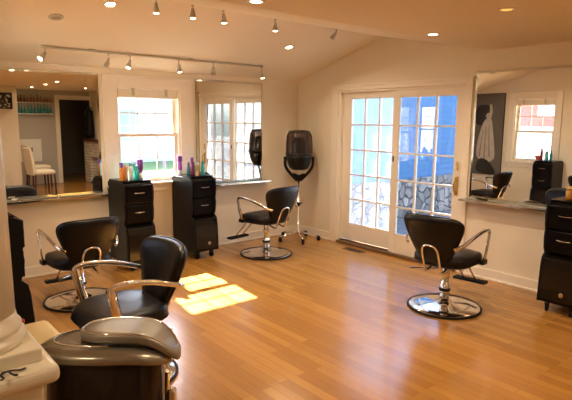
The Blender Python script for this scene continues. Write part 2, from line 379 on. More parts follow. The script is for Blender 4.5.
# -------- window 1
def add_window(name, trimname, along, face, out, a0, a1, z0, z1, meet, label, cas, shade):
    """along: 'x' or 'y'; face: coordinate of wall face; out: direction sign to outside"""
    def B(u0, u1, d0, d1, za, zb):
        d0, d1 = face+out*d0, face+out*d1
        if d0 > d1: d0, d1 = d1, d0
        return (u0, u1, d0, d1, za, zb) if along == 'x' else (d0, d1, u0, u1, za, zb)
    tr = boxes(trimname, M['trim'], [B(a0-cas[0], a0, -0.022, 0, z0-0.0, z1+0.11), B(a1, a1+cas[1], -0.022, 0, z0-0.0, z1+0.11),
        B(a0, a1, -0.022, 0, z1, z1+0.11), B(a0-cas[0]-0.0, a1+cas[1]+0.0, -0.034, 0, z1+0.095, z1+0.12),
        B(a0-cas[0], a1+cas[1], -0.05, 0.04, z0-0.025, z0), B(a0-cas[0]*0.6, a1+cas[1]*0.6, -0.018, 0, z0-0.10, z0-0.025)], bevel=0.004)
    struct(tr, 'white casing and sill around the ' + label, 'trim')
    w = boxes(name, M['trim'], [B(a0, a0+0.015, 0, 0.14, z0, z1), B(a1-0.015, a1, 0, 0.14, z0, z1), B(a0, a1, 0, 0.14, z1-0.015, z1), B(a0, a1, 0.04, 0.14, z0, z0+0.012)], bevel=0.002)
    struct(w, label, 'window')
    i0, i1 = a0+0.015, a1-0.015
    def sash(d0, d1, za, zb, nm):
        s = 0.038
        s_ = boxes('sash', M['trim'], [B(i0, i0+s, d0, d1, za, zb), B(i1-s, i1, d0, d1, za, zb), B(i0+s, i1-s, d0, d1, za, za+s), B(i0+s, i1-s, d0, d1, zb-s, zb)], w, bevel=0.003)
        g0, g1 = i0+s, i1-s; m_ = 0.012; dm = (d0+d1)/2
        lst = [B(g0+(g1-g0)*k/3-m_/2, g0+(g1-g0)*k/3+m_/2, dm-0.008, dm+0.008, za+s, zb-s) for k in (1, 2)]
        lst.append(B(g0, g1, dm-0.008, dm+0.008, (za+zb)/2-m_/2, (za+zb)/2+m_/2))
        boxes('muntin', M['trim'], lst, s_)
        boxes('pane', M['glass'], [B(g0, g1, dm-0.002, dm+0.002, za+s, zb-s)], s_)
    sash(0.045, 0.075, z0+0.012, meet+0.02, 'lower')
    sash(0.080, 0.110, meet-0.02, z1-0.015, 'upper')
    # roller shade rolled up at the head
    s = shade
    bmr = bmesh.new()
    box(bmr, *B(i0+0.005, i1-0.005, 0.006, 0.042, z1-0.115, z1-0.02))
    r = finish(bmr, 'rolled_window_shade', M['fixwhite'], bevel=0.012)
    tag(r, s, 'window shade', None)
    boxes('bracket', M['fixture'], [B(a0+(a1-a0)*0.24, a0+(a1-a0)*0.24+0.03, -0.004, 0.006, z1-0.09, z1-0.01)], r)
    boxes('bracket', M['fixture'], [B(a0+(a1-a0)*0.76, a0+(a1-a0)*0.76+0.03, -0.004, 0.006, z1-0.09, z1-0.01)], r)

add_window('window_1', 'trim_2', 'x', 0.0, 1, WX0, WX1, WZ0, WZ1, 1.385, 'bright sash window between the two black stations', (0.15, 0.16), 'white shade rolled up at head of bright window between two mirrors')
add_window('window_2', 'trim_3', 'y', -4.4, -1, W2Y0, W2Y1, W2Z0, W2Z1, 1.40, 'sash window in the end wall seen in the right mirror', (0.11, 0.10), 'white shade rolled up at head of end-wall window beside poster')

# -------- patio doors
struct(boxes('trim_4', M['trim'], [(-0.022, 0, -0.78, -0.665, 0, 1.99), (-0.022, 0, -2.62, -2.55, 0, 1.99), (-0.022, 0, -2.55, -0.78, 1.93, 1.99), (-0.034, 0, -2.63, -0.655, 1.975, 2.0)], bevel=0.004), 'white casing around the patio doors', 'trim')
struct(boxes('trim_5', M['trim'], [(0, 0.14, -0.80, -0.78, 0.0, 1.93), (0, 0.14, -2.55, -2.53, 0.0, 1.93), (0, 0.14, -2.53, -0.80, 1.905, 1.93)], bevel=0.003), 'white jamb of the patio doors', 'trim')
struct(boxes('trim_6', mat('bronze_threshold', (0.22, 0.13, 0.07), 0.35, 0.4, noise=0.1), [(-0.03, 0.16, -2.53, -0.80, 0.0, 0.028), (0.045, 0.055, -2.53, -0.80, 0.028, 0.045)], bevel=0.003), 'brown metal threshold of the patio doors', 'trim')

def door_panel(name, x0, x1, y0, y1, gy0, gy1, z0, z1, gz0, gz1, glass, label):
    fr = boxes(name, M['trim'], [(x0, x1, y0, gy0, z0, z1), (x0, x1, gy1, y1, z0, z1), (x0, x1, gy0, gy1, z0, gz0), (x0, x1, gy0, gy1, gz1, z1)], bevel=0.004)
    struct(fr, label, 'door')
    xm = (x0+x1)/2
    lst = []
    for k in (1, 2):
        yy = gy0+(gy1-gy0)*k/3; lst.append((xm-0.016, xm+0.016, yy-0.009, yy+0.009, gz0, gz1))
    for k in range(1, 5):
        zz = gz0+(gz1-gz0)*k/5; lst.append((xm-0.0155, xm+0.0155, gy0, gy1, zz-0.009, zz+0.009))
    boxes('muntin', M['trim'], lst, fr, bevel=0.002)
    boxes('pane', glass, [(xm-0.003, xm+0.003, gy0, gy1, gz0, gz1)], fr)
    return fr
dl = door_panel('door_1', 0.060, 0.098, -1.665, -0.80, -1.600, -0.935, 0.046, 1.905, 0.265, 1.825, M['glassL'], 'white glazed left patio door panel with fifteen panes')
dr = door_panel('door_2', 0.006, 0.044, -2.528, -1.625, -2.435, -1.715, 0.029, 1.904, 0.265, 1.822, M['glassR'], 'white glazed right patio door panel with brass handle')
boxes('latch', M['iron'], [(-0.004, 0.006, -1.66, -1.645, 1.10, 1.16)], dr, bevel=0.002)
h = boxes('door_handle', M['brass'], [(-0.004, 0.006, -2.505, -2.465, 0.80, 1.00)], dr, bevel=0.003)
tube('lever', catmull([(-0.004, -2.485, 0.84), (-0.045, -2.485, 0.85), (-0.05, -2.485, 0.90), (-0.045, -2.485, 0.95), (-0.004, -2.485, 0.96)], 6), 0.007, M['brass'], h)
boxes('thumb_lock', M['brass'], [(-0.012, 0.006, -2.492, -2.478, 1.06, 1.15)], dr, bevel=0.003)

# floor vent
v = boxes('floor_vent', M['vent'], [(-0.235, -0.12, -1.40, -1.11, 0.0, 0.006)], bevel=0.002)
tag(v, 'bronze slotted floor vent in front of the patio doors', 'vent')
boxes('louver', M['blkplast'], [(-0.225+i*0.017, -0.216+i*0.017, -1.39, -1.12, 0.006, 0.0075) for i in range(6)], v)

# ------------------------------------------------------------------ MIRRORS + SHELVES
def wall_mirror(loc, size, normal, label, clip=True):
    """rectangular bevelled mirror; loc=(u0,u1,z0,z1)"""
    u0, u1, z0, z1 = loc; t = 0.008; bvl = 0.022
    bm = bmesh.new()
    def P(u, z, d): return (u, -d, z) if normal == 'y' else (-d, u, z)
    o4 = [(u0, z0), (u1, z0), (u1, z1), (u0, z1)]
    i4 = [(u0+bvl, z0+bvl), (u1-bvl, z0+bvl), (u1-bvl, z1-bvl), (u0+bvl, z1-bvl)]
    A = [bm.verts.new(P(u, z, 0.001)) for u, z in o4]; B = [bm.verts.new(P(u, z, 0.005)) for u, z in o4]
    bm.faces.new(A)
    for i in range(4): bm.faces.new((A[i], A[(i+1) % 4], B[(i+1) % 4], B[i])).material_index = 1
    I = [bm.verts.new(P(u, z, t)) for u, z in i4]
    for i in range(4): bm.faces.new((B[i], B[(i+1) % 4], I[(i+1) % 4], I[i])).material_index = 1
    bm.faces.new(I)
    o = finish(bm, 'wall_mirror', [M['mirror'], M['mirror_edge']])
    tag(o, label, 'mirror')
    return o
wall_mirror((-3.98, -2.755, 0.785, 2.02), None, 'y', 'large wall mirror left of the window reflecting the back room')
wall_mirror((-1.615, -0.63, 0.790, 2.03), None, 'y', 'wall mirror right of the window reflecting the patio doors')
wall_mirror((-3.95, -2.640, 0.800, 2.045), None, 'x', 'wall mirror right of the patio doors reflecting poster and window')
wall_mirror((-2.0, -1.9, 1.0, 1.1), None, 'x', 'x') if False else None

def glass_shelf(x0, x1, y0, y1, z, label, ends):
    o = boxes('glass_shelf', M['shelfglass'], [(x0, x1, y0, y1, z-0.010, z)], bevel=0.002)
    tag(o, label, 'shelf', None)
    for e in ends:
        boxes('shelf_rail', M['chrome'], [e], o, bevel=0.002)
glass_shelf(-3.98, -2.70, -0.125, -0.002, 0.778, 'narrow glass shelf under the mirror left of the window', [(-3.98, -2.70, -0.137, -0.125, 0.760, 0.782), (-3.98, -2.70, -0.012, 0, 0.755, 0.768)])
glass_shelf(-1.60, -0.58, -0.125, -0.002, 0.783, 'narrow glass shelf under the mirror right of the window', [(-1.60, -0.58, -0.137, -0.125, 0.765, 0.787), (-1.60, -0.58, -0.012, 0, 0.760, 0.773)])
glass_shelf(-0.125, -0.002, -3.56, -2.60, 0.792, 'narrow glass shelf under the mirror right of the patio doors', [(-0.137, -0.125, -3.56, -2.60, 0.774, 0.796), (-0.012, 0, -3.56, -2.60, 0.769, 0.782)])
# things on shelves
o = lathe('metal_tin', [(0.028, 0), (0.030, 0.004), (0.030, 0.026), (0.026, 0.03)], M['chrome'], n=20, loc=(-3.62, -0.07, 0.778)); tag(o, 'small round silver tin on the glass shelf near the white column', 'tin')
o = lathe('metal_tin', [(0.022, 0), (0.024, 0.004), (0.024, 0.018), (0.018, 0.022)], M['chrome'], n=20, loc=(-3.22, -0.07, 0.778)); tag(o, 'small flat chrome tin halfway along the glass shelf of the left mirror', 'tin')
o = tube('hair_brush', [(-0.075, -2.88, 0.806), (-0.075, -2.78, 0.806)], 0.009, M['blkplast']); tag(o, 'black hair brush lying on the glass shelf beside the patio doors', 'brush')
lathe('bristle_head', [(0.012, 0), (0.02, 0.01), (0.02, 0.055), (0.012, 0.065)], M['iron'], o, n=14, loc=(-0.075, -2.76, 0.812), rot=(PI/2, 0, 0)).scale = (1, 0.55, 1)

# ------------------------------------------------------------------ STYLING CHAIR
def superring(a, b, n, cx, cy, z, seg=40):
    out = []
    for i in range(seg):
        t = 2*PI*i/seg; c, s = math.cos(t), math.sin(t)
        out.append((cx+a*math.copysign(abs(c)**(2/n), c), cy+b*math.copysign(abs(s)**(2/n), s), z))
    return out
def loft(bm, rings, cap=True):
    R = [[bm.verts.new(p) for p in r] for r in rings]; n = len(R[0])
    for A, B in zip(R, R[1:]):
        for i in range(n):
            bm.faces.new((A[i], A[(i+1) % n], B[(i+1) % n], B[i])).smooth = True
    if cap: bm.faces.new(R[0][::-1]).smooth = True; bm.faces.new(R[-1]).smooth = True

def make_chair():
    r = empty('styling_chair')
    # base
    b = lathe('base_plate', [(0.292, 0.004), (0.298, 0.012), (0.285, 0.020), (0.20, 0.030), (0.09, 0.040), (0.05, 0.052), (0.045, 0.06)], M['chrome'], r, n=56)
    bm = bmesh.new(); tube_bm(bm, [(0.297*math.cos(2*PI*i/56), 0.297*math.sin(2*PI*i/56), 0.010) for i in range(56)], 0.010, 8, closed=True)
    finish(bm, 'base_rim', M['rubber'], b)
    c = lathe('hydraulic_column', [(0.040, 0.05), (0.040, 0.20), (0.032, 0.205), (0.032, 0.355), (0.05, 0.36), (0.06, 0.372)], M['chrome'], r, n=28)
    lathe('column_collar', [(0.043, 0.145), (0.047, 0.150), (0.047, 0.165), (0.043, 0.17)], M['rubber'], c, n=28)
    boxes('seat_bracket', M['blkplast'], [(-0.10, 0.10, -0.10, 0.12, 0.368, 0.394)], r, bevel=0.006)
    tube('pump_lever', catmull([(0.03, -0.02, 0.35), (-0.10, -0.08, 0.33), (-0.20, -0.14, 0.33), (-0.23, -0.19, 0.335)], 6), 0.007, M['chrome'], r)
    # seat
    bm = bmesh.new(); a, d, cy = 0.245, 0.255, 0.03
    loft(bm, [superring(a*0.90, d*0.90, 3.2, 0, cy, 0.392), superring(a*0.985, d*0.985, 3.2, 0, cy, 0.405), superring(a, d, 3.2, 0, cy, 0.440),
              superring(a*0.99, d*0.99, 3.2, 0, cy, 0.467), superring(a*0.94, d*0.94, 3.0, 0, cy, 0.485), superring(a*0.75, d*0.75, 2.6, 0, cy, 0.494), superring(a*0.3, d*0.3, 2.2, 0, cy, 0.492)])
    for v in bm.verts:      # front of the seat rolls down
        if v.co.y > 0.12 and v.co.z > 0.43: v.co.z -= (v.co.y-0.12)**2*1.2
    s = finish(bm, 'seat', M['leather'], r, smooth=True)
    bm = bmesh.new(); tube_bm(bm, superring(a*1.0, d*1.0, 3.2, 0, cy, 0.415, 60), 0.005, 6, closed=True); finish(bm, 'seat_piping', M['leather'], s)
    # back: shield shape
    ctrl = [(0, 0.0), (0.065, 0.004), (0.115, 0.040), (0.170, 0.135), (0.222, 0.255), (0.252, 0.345), (0.248, 0.410), (0.185, 0.446), (0, 0.455)]
    ctrl = ctrl + [(-x, z) for x, z in ctrl[-2:0:-1]]
    out = [(p.x, p.y) for p in catmull([(x, z, 0) for x, z in ctrl], 5, closed=True)]
    cz = 0.25; tilt = math.radians(17)
    def bp(x, z, yo):
        y = yo + 0.85*x*x + 0.18*(z-0.25)**2      # dished
        z2 = z*math.cos(tilt)+y*math.sin(tilt)*0; y2 = y - z*math.sin(tilt)
        return (x, y2-0.190, z2*0.965+0.405)
    rings = []
    for sc_, yo in ((0.25, -0.052), (0.70, -0.050), (0.93, -0.043), (0.99, -0.028), (1.0, -0.008), (0.985, 0.010), (0.93, 0.022), (0.70, 0.030), (0.25, 0.030)):
        rings.append([bp(x*sc_, cz+(z-cz)*sc_, yo) for x, z in out])
    bm = bmesh.new(); loft(bm, rings); bk = finish(bm, 'backrest', M['leather'], r, smooth=True)
    bm = bmesh.new(); tube_bm(bm, [bp(x*1.0, z, -0.020) for x, z in out], 0.006, 6, closed=True); finish(bm, 'back_piping', M['leather'], bk)
    # chrome hoop behind the backrest
    hp = []
    for x, z in [(-0.062, -0.06), (-0.064, 0.02), (-0.064, 0.10), (-0.058, 0.155), (-0.035, 0.188), (0, 0.198), (0.035, 0.188), (0.058, 0.155), (0.064, 0.10), (0.064, 0.02), (0.062, -0.06)]:
        q = bp(x*1.1, z, -0.062-0.85*x*x); hp.append(q)
    hp = [(-0.068, -0.11, 0.372)] + hp + [(0.068, -0.11, 0.372)]
    tube('back_hoop', catmull(hp, 5), 0.0095, M['chrome'], r)
    # armrests
    for sx in (-1, 1):
        arm = catmull([(sx*0.200, -0.285, 0.575), (sx*0.245, -0.23, 0.605), (sx*0.265, -0.08, 0.655), (sx*0.270, 0.05, 0.680), (sx*0.270, 0.145, 0.684), (sx*0.270, 0.185, 0.672),
                       (sx*0.270, 0.192, 0.650), (sx*0.268, 0.170, 0.55), (sx*0.262, 0.140, 0.44), (sx*0.24, 0.13, 0.410)], 5)
        bm = bmesh.new(); tube_bm(bm, arm, 0.011, 10, flat=1.5)
        ar = finish(bm, 'armrest', M['chrome'], r)
        bm = bmesh.new()   # flat front plate of the arm
        p = [Vector((sx*0.271, 0.192, 0.655)), Vector((sx*0.270, 0.170, 0.55)), Vector((sx*0.264, 0.140, 0.43))]
        tube_bm(bm, p, 0.005, 8, flat=5.5, up=Vector((0, 1, 0)))
        finish(bm, 'front_plate', M['chrome'], ar)
        boxes('arm_bracket', M['blkplast'], [(min(sx*0.235, sx*0.275), max(sx*0.235, sx*0.275), 0.10, 0.18, 0.395, 0.435)], ar, bevel=0.005)
    # footrest
    f = empty('footrest'); f.parent = r
    bpy.data.objects.remove(f)
    bm = bmesh.new(); box(bm, -0.15, 0.15, 0.45, 0.525, 0.122, 0.142)
    for i in range(9): box(bm, -0.140+i*0.034, -0.122+i*0.034, 0.453, 0.522, 0.142, 0.147)
    f = finish(bm, 'footrest', M['rubber'], r, bevel=0.004)
    for sx in (-1, 1):
        tube('footrest_rod', catmull([(sx*0.055, 0.16, 0.395), (sx*0.055, 0.25, 0.370), (sx*0.055, 0.37, 0.25), (sx*0.055, 0.48, 0.145)], 5), 0.008, M['chrome'], f)
    return r

chair = make_chair()
G = 'black styling chairs around the salon'
specs = [((-1.03, -3.07, 0), -84, 'black styling chair nearest the right mirror, with its back to the camera'),
         ((-1.12, -0.73, 0), 8, 'black styling chair by the room corner beside the standing hood dryer'),
         ((-3.355, -1.0, 0), 1, 'black styling chair facing the left mirror, partly behind the white column'),
         ((-3.60, -2.53, 0), 91, 'black styling chair shown side-on just behind the foreground hood dryer')]
for i, (l, a, lab) in enumerate(specs):
    c = chair if i == 0 else copy_tree(chair)
    c.location = l; c.rotation_euler = (0, 0, math.radians(a)); tag(c, lab, 'chair', G)
    if i >= 2:      # pumped lower than the others
        for q in c.children:
            if not q.name.startswith(('base_plate', 'hydraulic')): q.location.z -= 0.06 if i == 2 else 0.02
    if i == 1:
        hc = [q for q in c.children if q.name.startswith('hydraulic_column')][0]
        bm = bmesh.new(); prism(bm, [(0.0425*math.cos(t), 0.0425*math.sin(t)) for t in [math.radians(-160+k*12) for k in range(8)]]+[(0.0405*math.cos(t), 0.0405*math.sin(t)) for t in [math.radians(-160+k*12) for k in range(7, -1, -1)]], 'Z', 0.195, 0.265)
        yl = finish(bm, 'yellow_patch', M['patch'], hc); yl['label'] = 'yellow patch'  # plain yellow patch curved round one side of the column

# ------------------------------------------------------------------ STYLING STATIONS (black rolling cabinets)
def make_station():
    """local: back at y=0, front toward -y, width along x, floor z=0"""
    r = empty('styling_station')
    w = 0.158
    def side(d):   # profile (y,z)
        return [(0, 0.085), (-0.455-d, 0.085), (-0.450-d, 0.20), (-0.440-d, 0.38), (-0.425-d, 0.455), (-0.385-d, 0.490), (-0.405-d, 0.53), (-0.415-d, 0.62), (-0.405-d, 0.685),
                (-0.415-d, 0.73), (-0.422-d, 0.82), (-0.405-d, 0.895), (-0.36, 0.918), (-0.05, 0.925), (0, 0.90)]
    bm = bmesh.new(); prism(bm, side(-0.012), 'X', -w+0.012, w-0.012)
    finish(bm, 'body', M['laminate'], r, bevel=0.003)
    for sx in (-1, 1):
        bm = bmesh.new(); a, b = sorted((sx*(w-0.012), sx*(w+0.004)))
        prism(bm, side(0.0), 'X', a, b); finish(bm, 'side_panel', M['laminate2'], r, bevel=0.003)
    def drawer(z0, z1, y):
        d = boxes('drawer', M['laminate'], [(-w+0.016, w-0.016, y-0.014, y+0.05, z0, z1)], r, bevel=0.006)
        tube('drawer_pull', catmull([(-0.05, y-0.012, (z0+z1)/2+0.02), (-0.045, y-0.028, (z0+z1)/2+0.016), (0, y-0.030, (z0+z1)/2+0.013), (0.045, y-0.028, (z0+z1)/2+0.016), (0.05, y-0.012, (z0+z1)/2+0.02)], 4), 0.0032, M['chrome'], d, flat=1.0)
    drawer(0.705, 0.890, -0.412); drawer(0.505, 0.685, -0.402)
    bm = bmesh.new()
    prism(bm, [(-0.38, 0.115), (-0.462, 0.115), (-0.458, 0.20), (-0.445, 0.38), (-0.430, 0.450), (-0.385, 0.478)], 'X', -w+0.016, w-0.016)
    d = finish(bm, 'cabinet_door', M['gloss'], r, bevel=0.004)
    lathe('round_lock', [(0.018, 0), (0.020, 0.004), (0.014, 0.007)], M['chrome'], d, n=24, loc=(0.03, -0.462, 0.175), rot=(PI/2, 0, 0))
    boxes('top_tray', M['laminate'], [(-w+0.004, w-0.004, -0.37, -0.02, 0.919, 0.932)], r, bevel=0.003)
    for x in (-0.095, 0.095):
        for y in (-0.40, -0.06):
            c = lathe('caster', [(0.030, -0.011), (0.034, -0.006), (0.034, 0.006), (0.030, 0.011)], M['rubber'], r, n=20, loc=(x, y, 0.034), rot=(0, PI/2, 0.2))
            boxes('caster_fork', M['blkplast'], [(-0.045-0.005, -0.02, -0.018, 0.018, -0.016, -0.0115), (-0.050, -0.02, -0.018, 0.018, 0.0115, 0.016), (-0.054, -0.046, -0.022, 0.022, -0.018, 0.018)], c)
    return r
st = make_station()
G = 'black wheeled styling stations'
sspecs = [((-2.545, -0.022, 0), 0, 'black rolling station between the left mirror and the window'),
          ((-1.795, -0.022, 0), 3, 'black rolling station between the window and the middle mirror'),
          ((-0.035, -3.76, 0), -90, 'black rolling station at the right edge of the room, before the right mirror'),
          ((-4.374, -1.61, 0), 90, 'black rolling station behind the white column at the left edge')]
for i, (l, a, lab) in enumerate(sspecs):
    c = st if i == 0 else copy_tree(st)
    c.location = l; c.rotation_euler = (0, 0, math.radians(a)); tag(c, lab, 'styling station', G)
ST = 0.932
# ------------------------------------------------------------------ BOTTLES
def bottle(loc, r, h, bodym, capm, caph, label, group, neck=0.45, base=None, flat=1.0):
    hb = h-caph
    o = lathe('product_bottle', [(r*0.85, 0), (r, 0.006), (r, hb*0.86), (r*0.8, hb*0.94), (r*neck, hb)], M[bodym], n=20, sy=flat, loc=loc)
    lathe('cap', [(r*neck*1.15, hb), (r*neck*1.2, hb+0.004), (r*neck*1.15, h-0.004), (r*neck*0.9, h)], M[capm], o, n=16, sy=flat)
    if base:
        lathe('label_band', [(r*1.015, 0.004), (r*1.015, base)], M['clearwhite'], o, n=20, sy=flat)
    tag(o, label, 'bottle', group)
g = 'bottles on the station left of the window'
for x, y, r, h, bm_, cm, ch, lab, nk, bs in [
    (-2.665, -0.30, 0.022, 0.185, 'orange', 'purple', 0.05, 'orange bottle with a purple cap, leftmost on the station left of the window', 0.75, None),
    (-2.612, -0.27, 0.023, 0.150, 'peach', 'peach', 0.02, 'short peach bottle beside the orange one on the station left of the window', 0.6, None),
    (-2.573, -0.20, 0.021, 0.155, 'brown', 'brown', 0.02, 'small brown bottle behind the peach one on the station left of the window', 0.6, None),
    (-2.560, -0.29, 0.023, 0.175, 'clearwhite', 'bluecap', 0.03, 'whitish bottle with a blue cap on the station left of the window', 0.5, None),
    (-2.508, -0.25, 0.023, 0.165, 'aqua', 'aqua', 0.03, 'bright aqua bottle on the station left of the window', 0.5, None),
    (-2.505, -0.32, 0.021, 0.150, 'teal', 'teal', 0.03, 'dark teal bottle in front of the aqua one', 0.5, None),
    (-2.462, -0.30, 0.027, 0.215, 'violet', 'purple', 0.11, 'tall purple can with a white lower band, rightmost left of the window', 0.98, 0.07)]:
    bottle((x, y, ST), r, h, bm_, cm, ch, lab, g, nk, bs)
g = 'bottles on the station right of the window'
for x, y, r, h, bm_, cm, ch, lab, nk, bs in [
    (-1.905, -0.13, 0.025, 0.215, 'violet', 'purple', 0.06, 'purple can with a white base at the window corner of the middle station', 0.95, 0.055),
    (-1.845, -0.22, 0.020, 0.150, 'teal', 'slate', 0.05, 'thin dark teal bottle on the middle station', 0.5, None),
    (-1.828, -0.27, 0.025, 0.205, 'plum', 'violet', 0.05, 'tall plum bottle standing on the middle station', 0.6, None),
    (-1.800, -0.33, 0.020, 0.060, 'peach', 'peach', 0.01, 'tiny peach jar in front of the plum bottle', 0.8, None),
    (-1.780, -0.22, 0.022, 0.150, 'slate', 'slate', 0.03, 'slate grey bottle between plum and yellow ones on middle station', 0.5, None),
    (-1.738, -0.25, 0.023, 0.150, 'lime', 'clearwhite', 0.035, 'yellow green bottle with a pale cap on the middle station', 0.6, None),
    (-1.705, -0.30, 0.022, 0.160, 'aqua', 'teal', 0.05, 'aqua bottle with a teal cap, rightmost on the middle station', 0.6, None)]:
    bottle((x, y, ST), r, h, bm_, cm, ch, lab, g, nk, bs)
g = 'bottles on the end-wall station'
for x, y, r, h, bm_, cm, ch, lab, nk, bs in [
    (-4.14, -1.50, 0.024, 0.200, 'maroon', 'maroon', 0.04, 'maroon bottle on the end-wall station, seen in the right mirror', 0.6, None),
    (-4.18, -1.555, 0.024, 0.150, 'clearwhite', 'coral', 0.03, 'whitish bottle with a coral cap, seen in the right mirror', 0.6, None),
    (-4.13, -1.600, 0.022, 0.160, 'aqua', 'teal', 0.04, 'aqua bottle on the end-wall station, seen in the right mirror', 0.5, None),
    (-4.18, -1.635, 0.022, 0.170, 'teal', 'teal', 0.05, 'dark teal bottle at the end of the row in the right mirror', 0.5, None)]:
    bottle((x, y, ST), r, h, bm_, cm, ch, lab, g, nk, bs)
o = lathe('coral_bowl', [(0.025, 0), (0.03, 0.012), (0.05, 0.04), (0.062, 0.075), (0.058, 0.075), (0.04, 0.03)], M['coral'], n=24, loc=(-4.20, -1.42, ST), cap=True)
tag(o, 'coral red bowl on the end-wall station, seen in right mirror', 'bowl')
g = 'amber jars on the right-hand station'
bottle((-0.30, -3.715, ST), 0.030, 0.110, 'amber', 'brass', 0.030, 'amber jar with a brass lid on the station at the right edge', g, 0.8)
bottle((-0.20, -3.735, ST), 0.026, 0.150, 'brown', 'blkplast', 0.05, 'brown bottle with a black cap on the station at the right edge', g, 0.45)

# ------------------------------------------------------------------ HOOD DRYER IN THE CORNER
def make_stand(r, hub=0.10, R=0.27, n=5, a0=0.1):
    for i in range(n):
        a = a0+2*PI*i/n; c, s = math.cos(a), math.sin(a)
        l = tube('leg', [(0.02*c, 0.02*s, hub), (R*0.55*c, R*0.55*s, hub-0.012), (R*c, R*s, hub-0.03)], 0.012, M['chrome'], r, n=8)
        w = lathe('caster', [(0.022, -0.014), (0.027, -0.008), (0.027, 0.008), (0.022, 0.014)], M['rubber'], l, n=18, loc=(R*c, R*s, 0.027), rot=(0, PI/2, a+1.2))
        boxes('caster_cover', M['blkplast'], [(R*c-0.018, R*c+0.018, R*s-0.018, R*s+0.018, 0.045, 0.068)], l, bevel=0.008)

r = empty('hood_dryer', (-0.340, -0.410, 0), math.radians(20))
make_stand(r)
lathe('pole', [(0.028, 0.085), (0.028, 0.12), (0.014, 0.13), (0.014, 0.78)], M['chrome'], r, n=16)
lathe('pole_knob', [(0.02, 0.46), (0.026, 0.465), (0.026, 0.50), (0.02, 0.505)], M['blkplast'], r, n=16)
tube('knob_handle', [(0, 0, 0.48), (0.07, -0.02, 0.49)], 0.010, M['blkplast'], r, n=8)
fk = empty('x'); bpy.data.objects.remove(fk)
# V fork in camera-facing plane; local x axis is roughly along the picture
ca = math.radians(-40-20)   # turn so that the fork spreads across the view
def rx(x, y, z): return (x*math.cos(ca)-y*math.sin(ca), x*math.sin(ca)+y*math.cos(ca), z)
bm = bmesh.new()
for sx in (-1, 1):
    tube_bm(bm, catmull([rx(sx*0.02, 0, 0.79), rx(sx*0.10, 0, 0.87), rx(sx*0.172, 0, 0.97), rx(sx*0.180, 0, 1.10)], 5), 0.012, 8, flat=1.6)
bmp = [(-0.085, 0.875), (0, 0.755), (0.085, 0.875), (0.06, 0.885), (0, 0.86), (-0.06, 0.885)]
A = [bm.verts.new(rx(x, -0.015, z)) for x, z in bmp]; B = [bm.verts.new(rx(x, 0.015, z)) for x, z in bmp]
bm.faces.new(A); bm.faces.new(B[::-1])
for i in range(6): bm.faces.new((A[i], A[(i+1) % 6], B[(i+1) % 6], B[i]))
finish(bm, 'fork', M['blkplast'], r)
hd = lathe('hood_bowl', [(0.0005, 0.925), (0.085, 0.93), (0.115, 0.945), (0.145, 1.00), (0.164, 1.07), (0.172, 1.13), (0.165, 1.135), (0.156, 1.06), (0.13, 0.99), (0.10, 0.955)], M['blkplast'], r, n=40, cap=False)
lathe('hood_dome', [(0.170, 1.13), (0.168, 1.24), (0.162, 1.33), (0.145, 1.395), (0.09, 1.42), (0.0005, 1.425)], M['smoke'], r, n=40, cap=False)
lathe('dome_band', [(0.170, 1.118), (0.178, 1.125), (0.178, 1.14), (0.170, 1.147)], M['blkplast'], r, n=40, cap=False)
bm = bmesh.new()
for i in range(10):
    a = 2*PI*i/10
    tube_bm(bm, catmull([(0.170*math.cos(a), 0.170*math.sin(a), 1.14), (0.167*math.cos(a), 0.167*math.sin(a), 1.28), (0.149*math.cos(a), 0.149*math.sin(a), 1.39), (0.09*math.cos(a), 0.09*math.sin(a), 1.423)], 4), 0.006, 6)
finish(bm, 'dome_ribs', M['blkplast'], r)
lathe('dome_cap', [(0.10, 1.415), (0.140, 1.408), (0.135, 1.428), (0.06, 1.440)], M['blkplast'], r, n=32)
lathe('heating_core', [(0.03, 1.10), (0.09, 1.12), (0.10, 1.30), (0.05, 1.34)], M['iron'], r, n=24)
tag(r, 'hood dryer with smoked dome on wheeled chrome stand in the corner', 'hair dryer')

# ------------------------------------------------------------------ FOREGROUND HOOD DRYER
r = empty('hood_dryer', (-4.300, -4.105, 0), math.radians(-40))   # local +x = picture right
def er(a, b, z, n=2.3, cx=0.0, cy=0.0, seg=56, fx=None):
    out = []
    for i in range(seg):
        t = 2*PI*i/seg; c, s = math.cos(t), math.sin(t)
        x = cx+a*math.copysign(abs(c)**(2/n), c); y = cy+b*math.copysign(abs(s)**(2/n), s)
        out.append((x, y, z+(fx(x) if fx else 0)))
    return out
sag = lambda x: -max(0, x-0.06)**2*1.9 - max(0, -x-0.10)**2*1.6
def sag2(x): return -max(0, x-0.06)**2*2.3
bm = bmesh.new()
loft(bm, [er(0.150, 0.110, 0.905, fx=sag), er(0.178, 0.134, 0.905, fx=sag), er(0.183, 0.139, 0.909, fx=sag), er(0.183, 0.139, 0.922, fx=sag), er(0.174, 0.131, 0.932, fx=sag), er(0.140, 0.106, 0.938, fx=sag), er(0.09, 0.068, 0.940, fx=sag)])
finish(bm, 'top_shell', M['pewter'], r)
bm = bmesh.new()   # black filler standing in for the shaded gap under the raised lid
loft(bm, [er(0.108, 0.086, 0.925, cx=0.045, fx=sag2), er(0.108, 0.088, 0.952, cx=0.045, fx=sag2)])
finish(bm, 'lid_gap_shade', M['blkplast'], r)
bm = bmesh.new()   # raised lid, drawn out into a visor lip on the right
def lid(sc_, z):
    o = []
    for x, y, zz in er(0.108*sc_, 0.092*sc_, z, n=2.6, cx=0.045):
        if x > 0.09: x2 = 0.09+(x-0.09)*1.75; zz -= (x2-0.09)**2*5.5; x = x2
        o.append((x, y, zz))
    return o
loft(bm, [lid(0.97, 0.948), lid(1.0, 0.950), lid(1.0, 0.967), lid(0.97, 0.971), lid(0.6, 0.972), lid(0.3, 0.972)])
ld = finish(bm, 'lid', M['pewter2'], r)
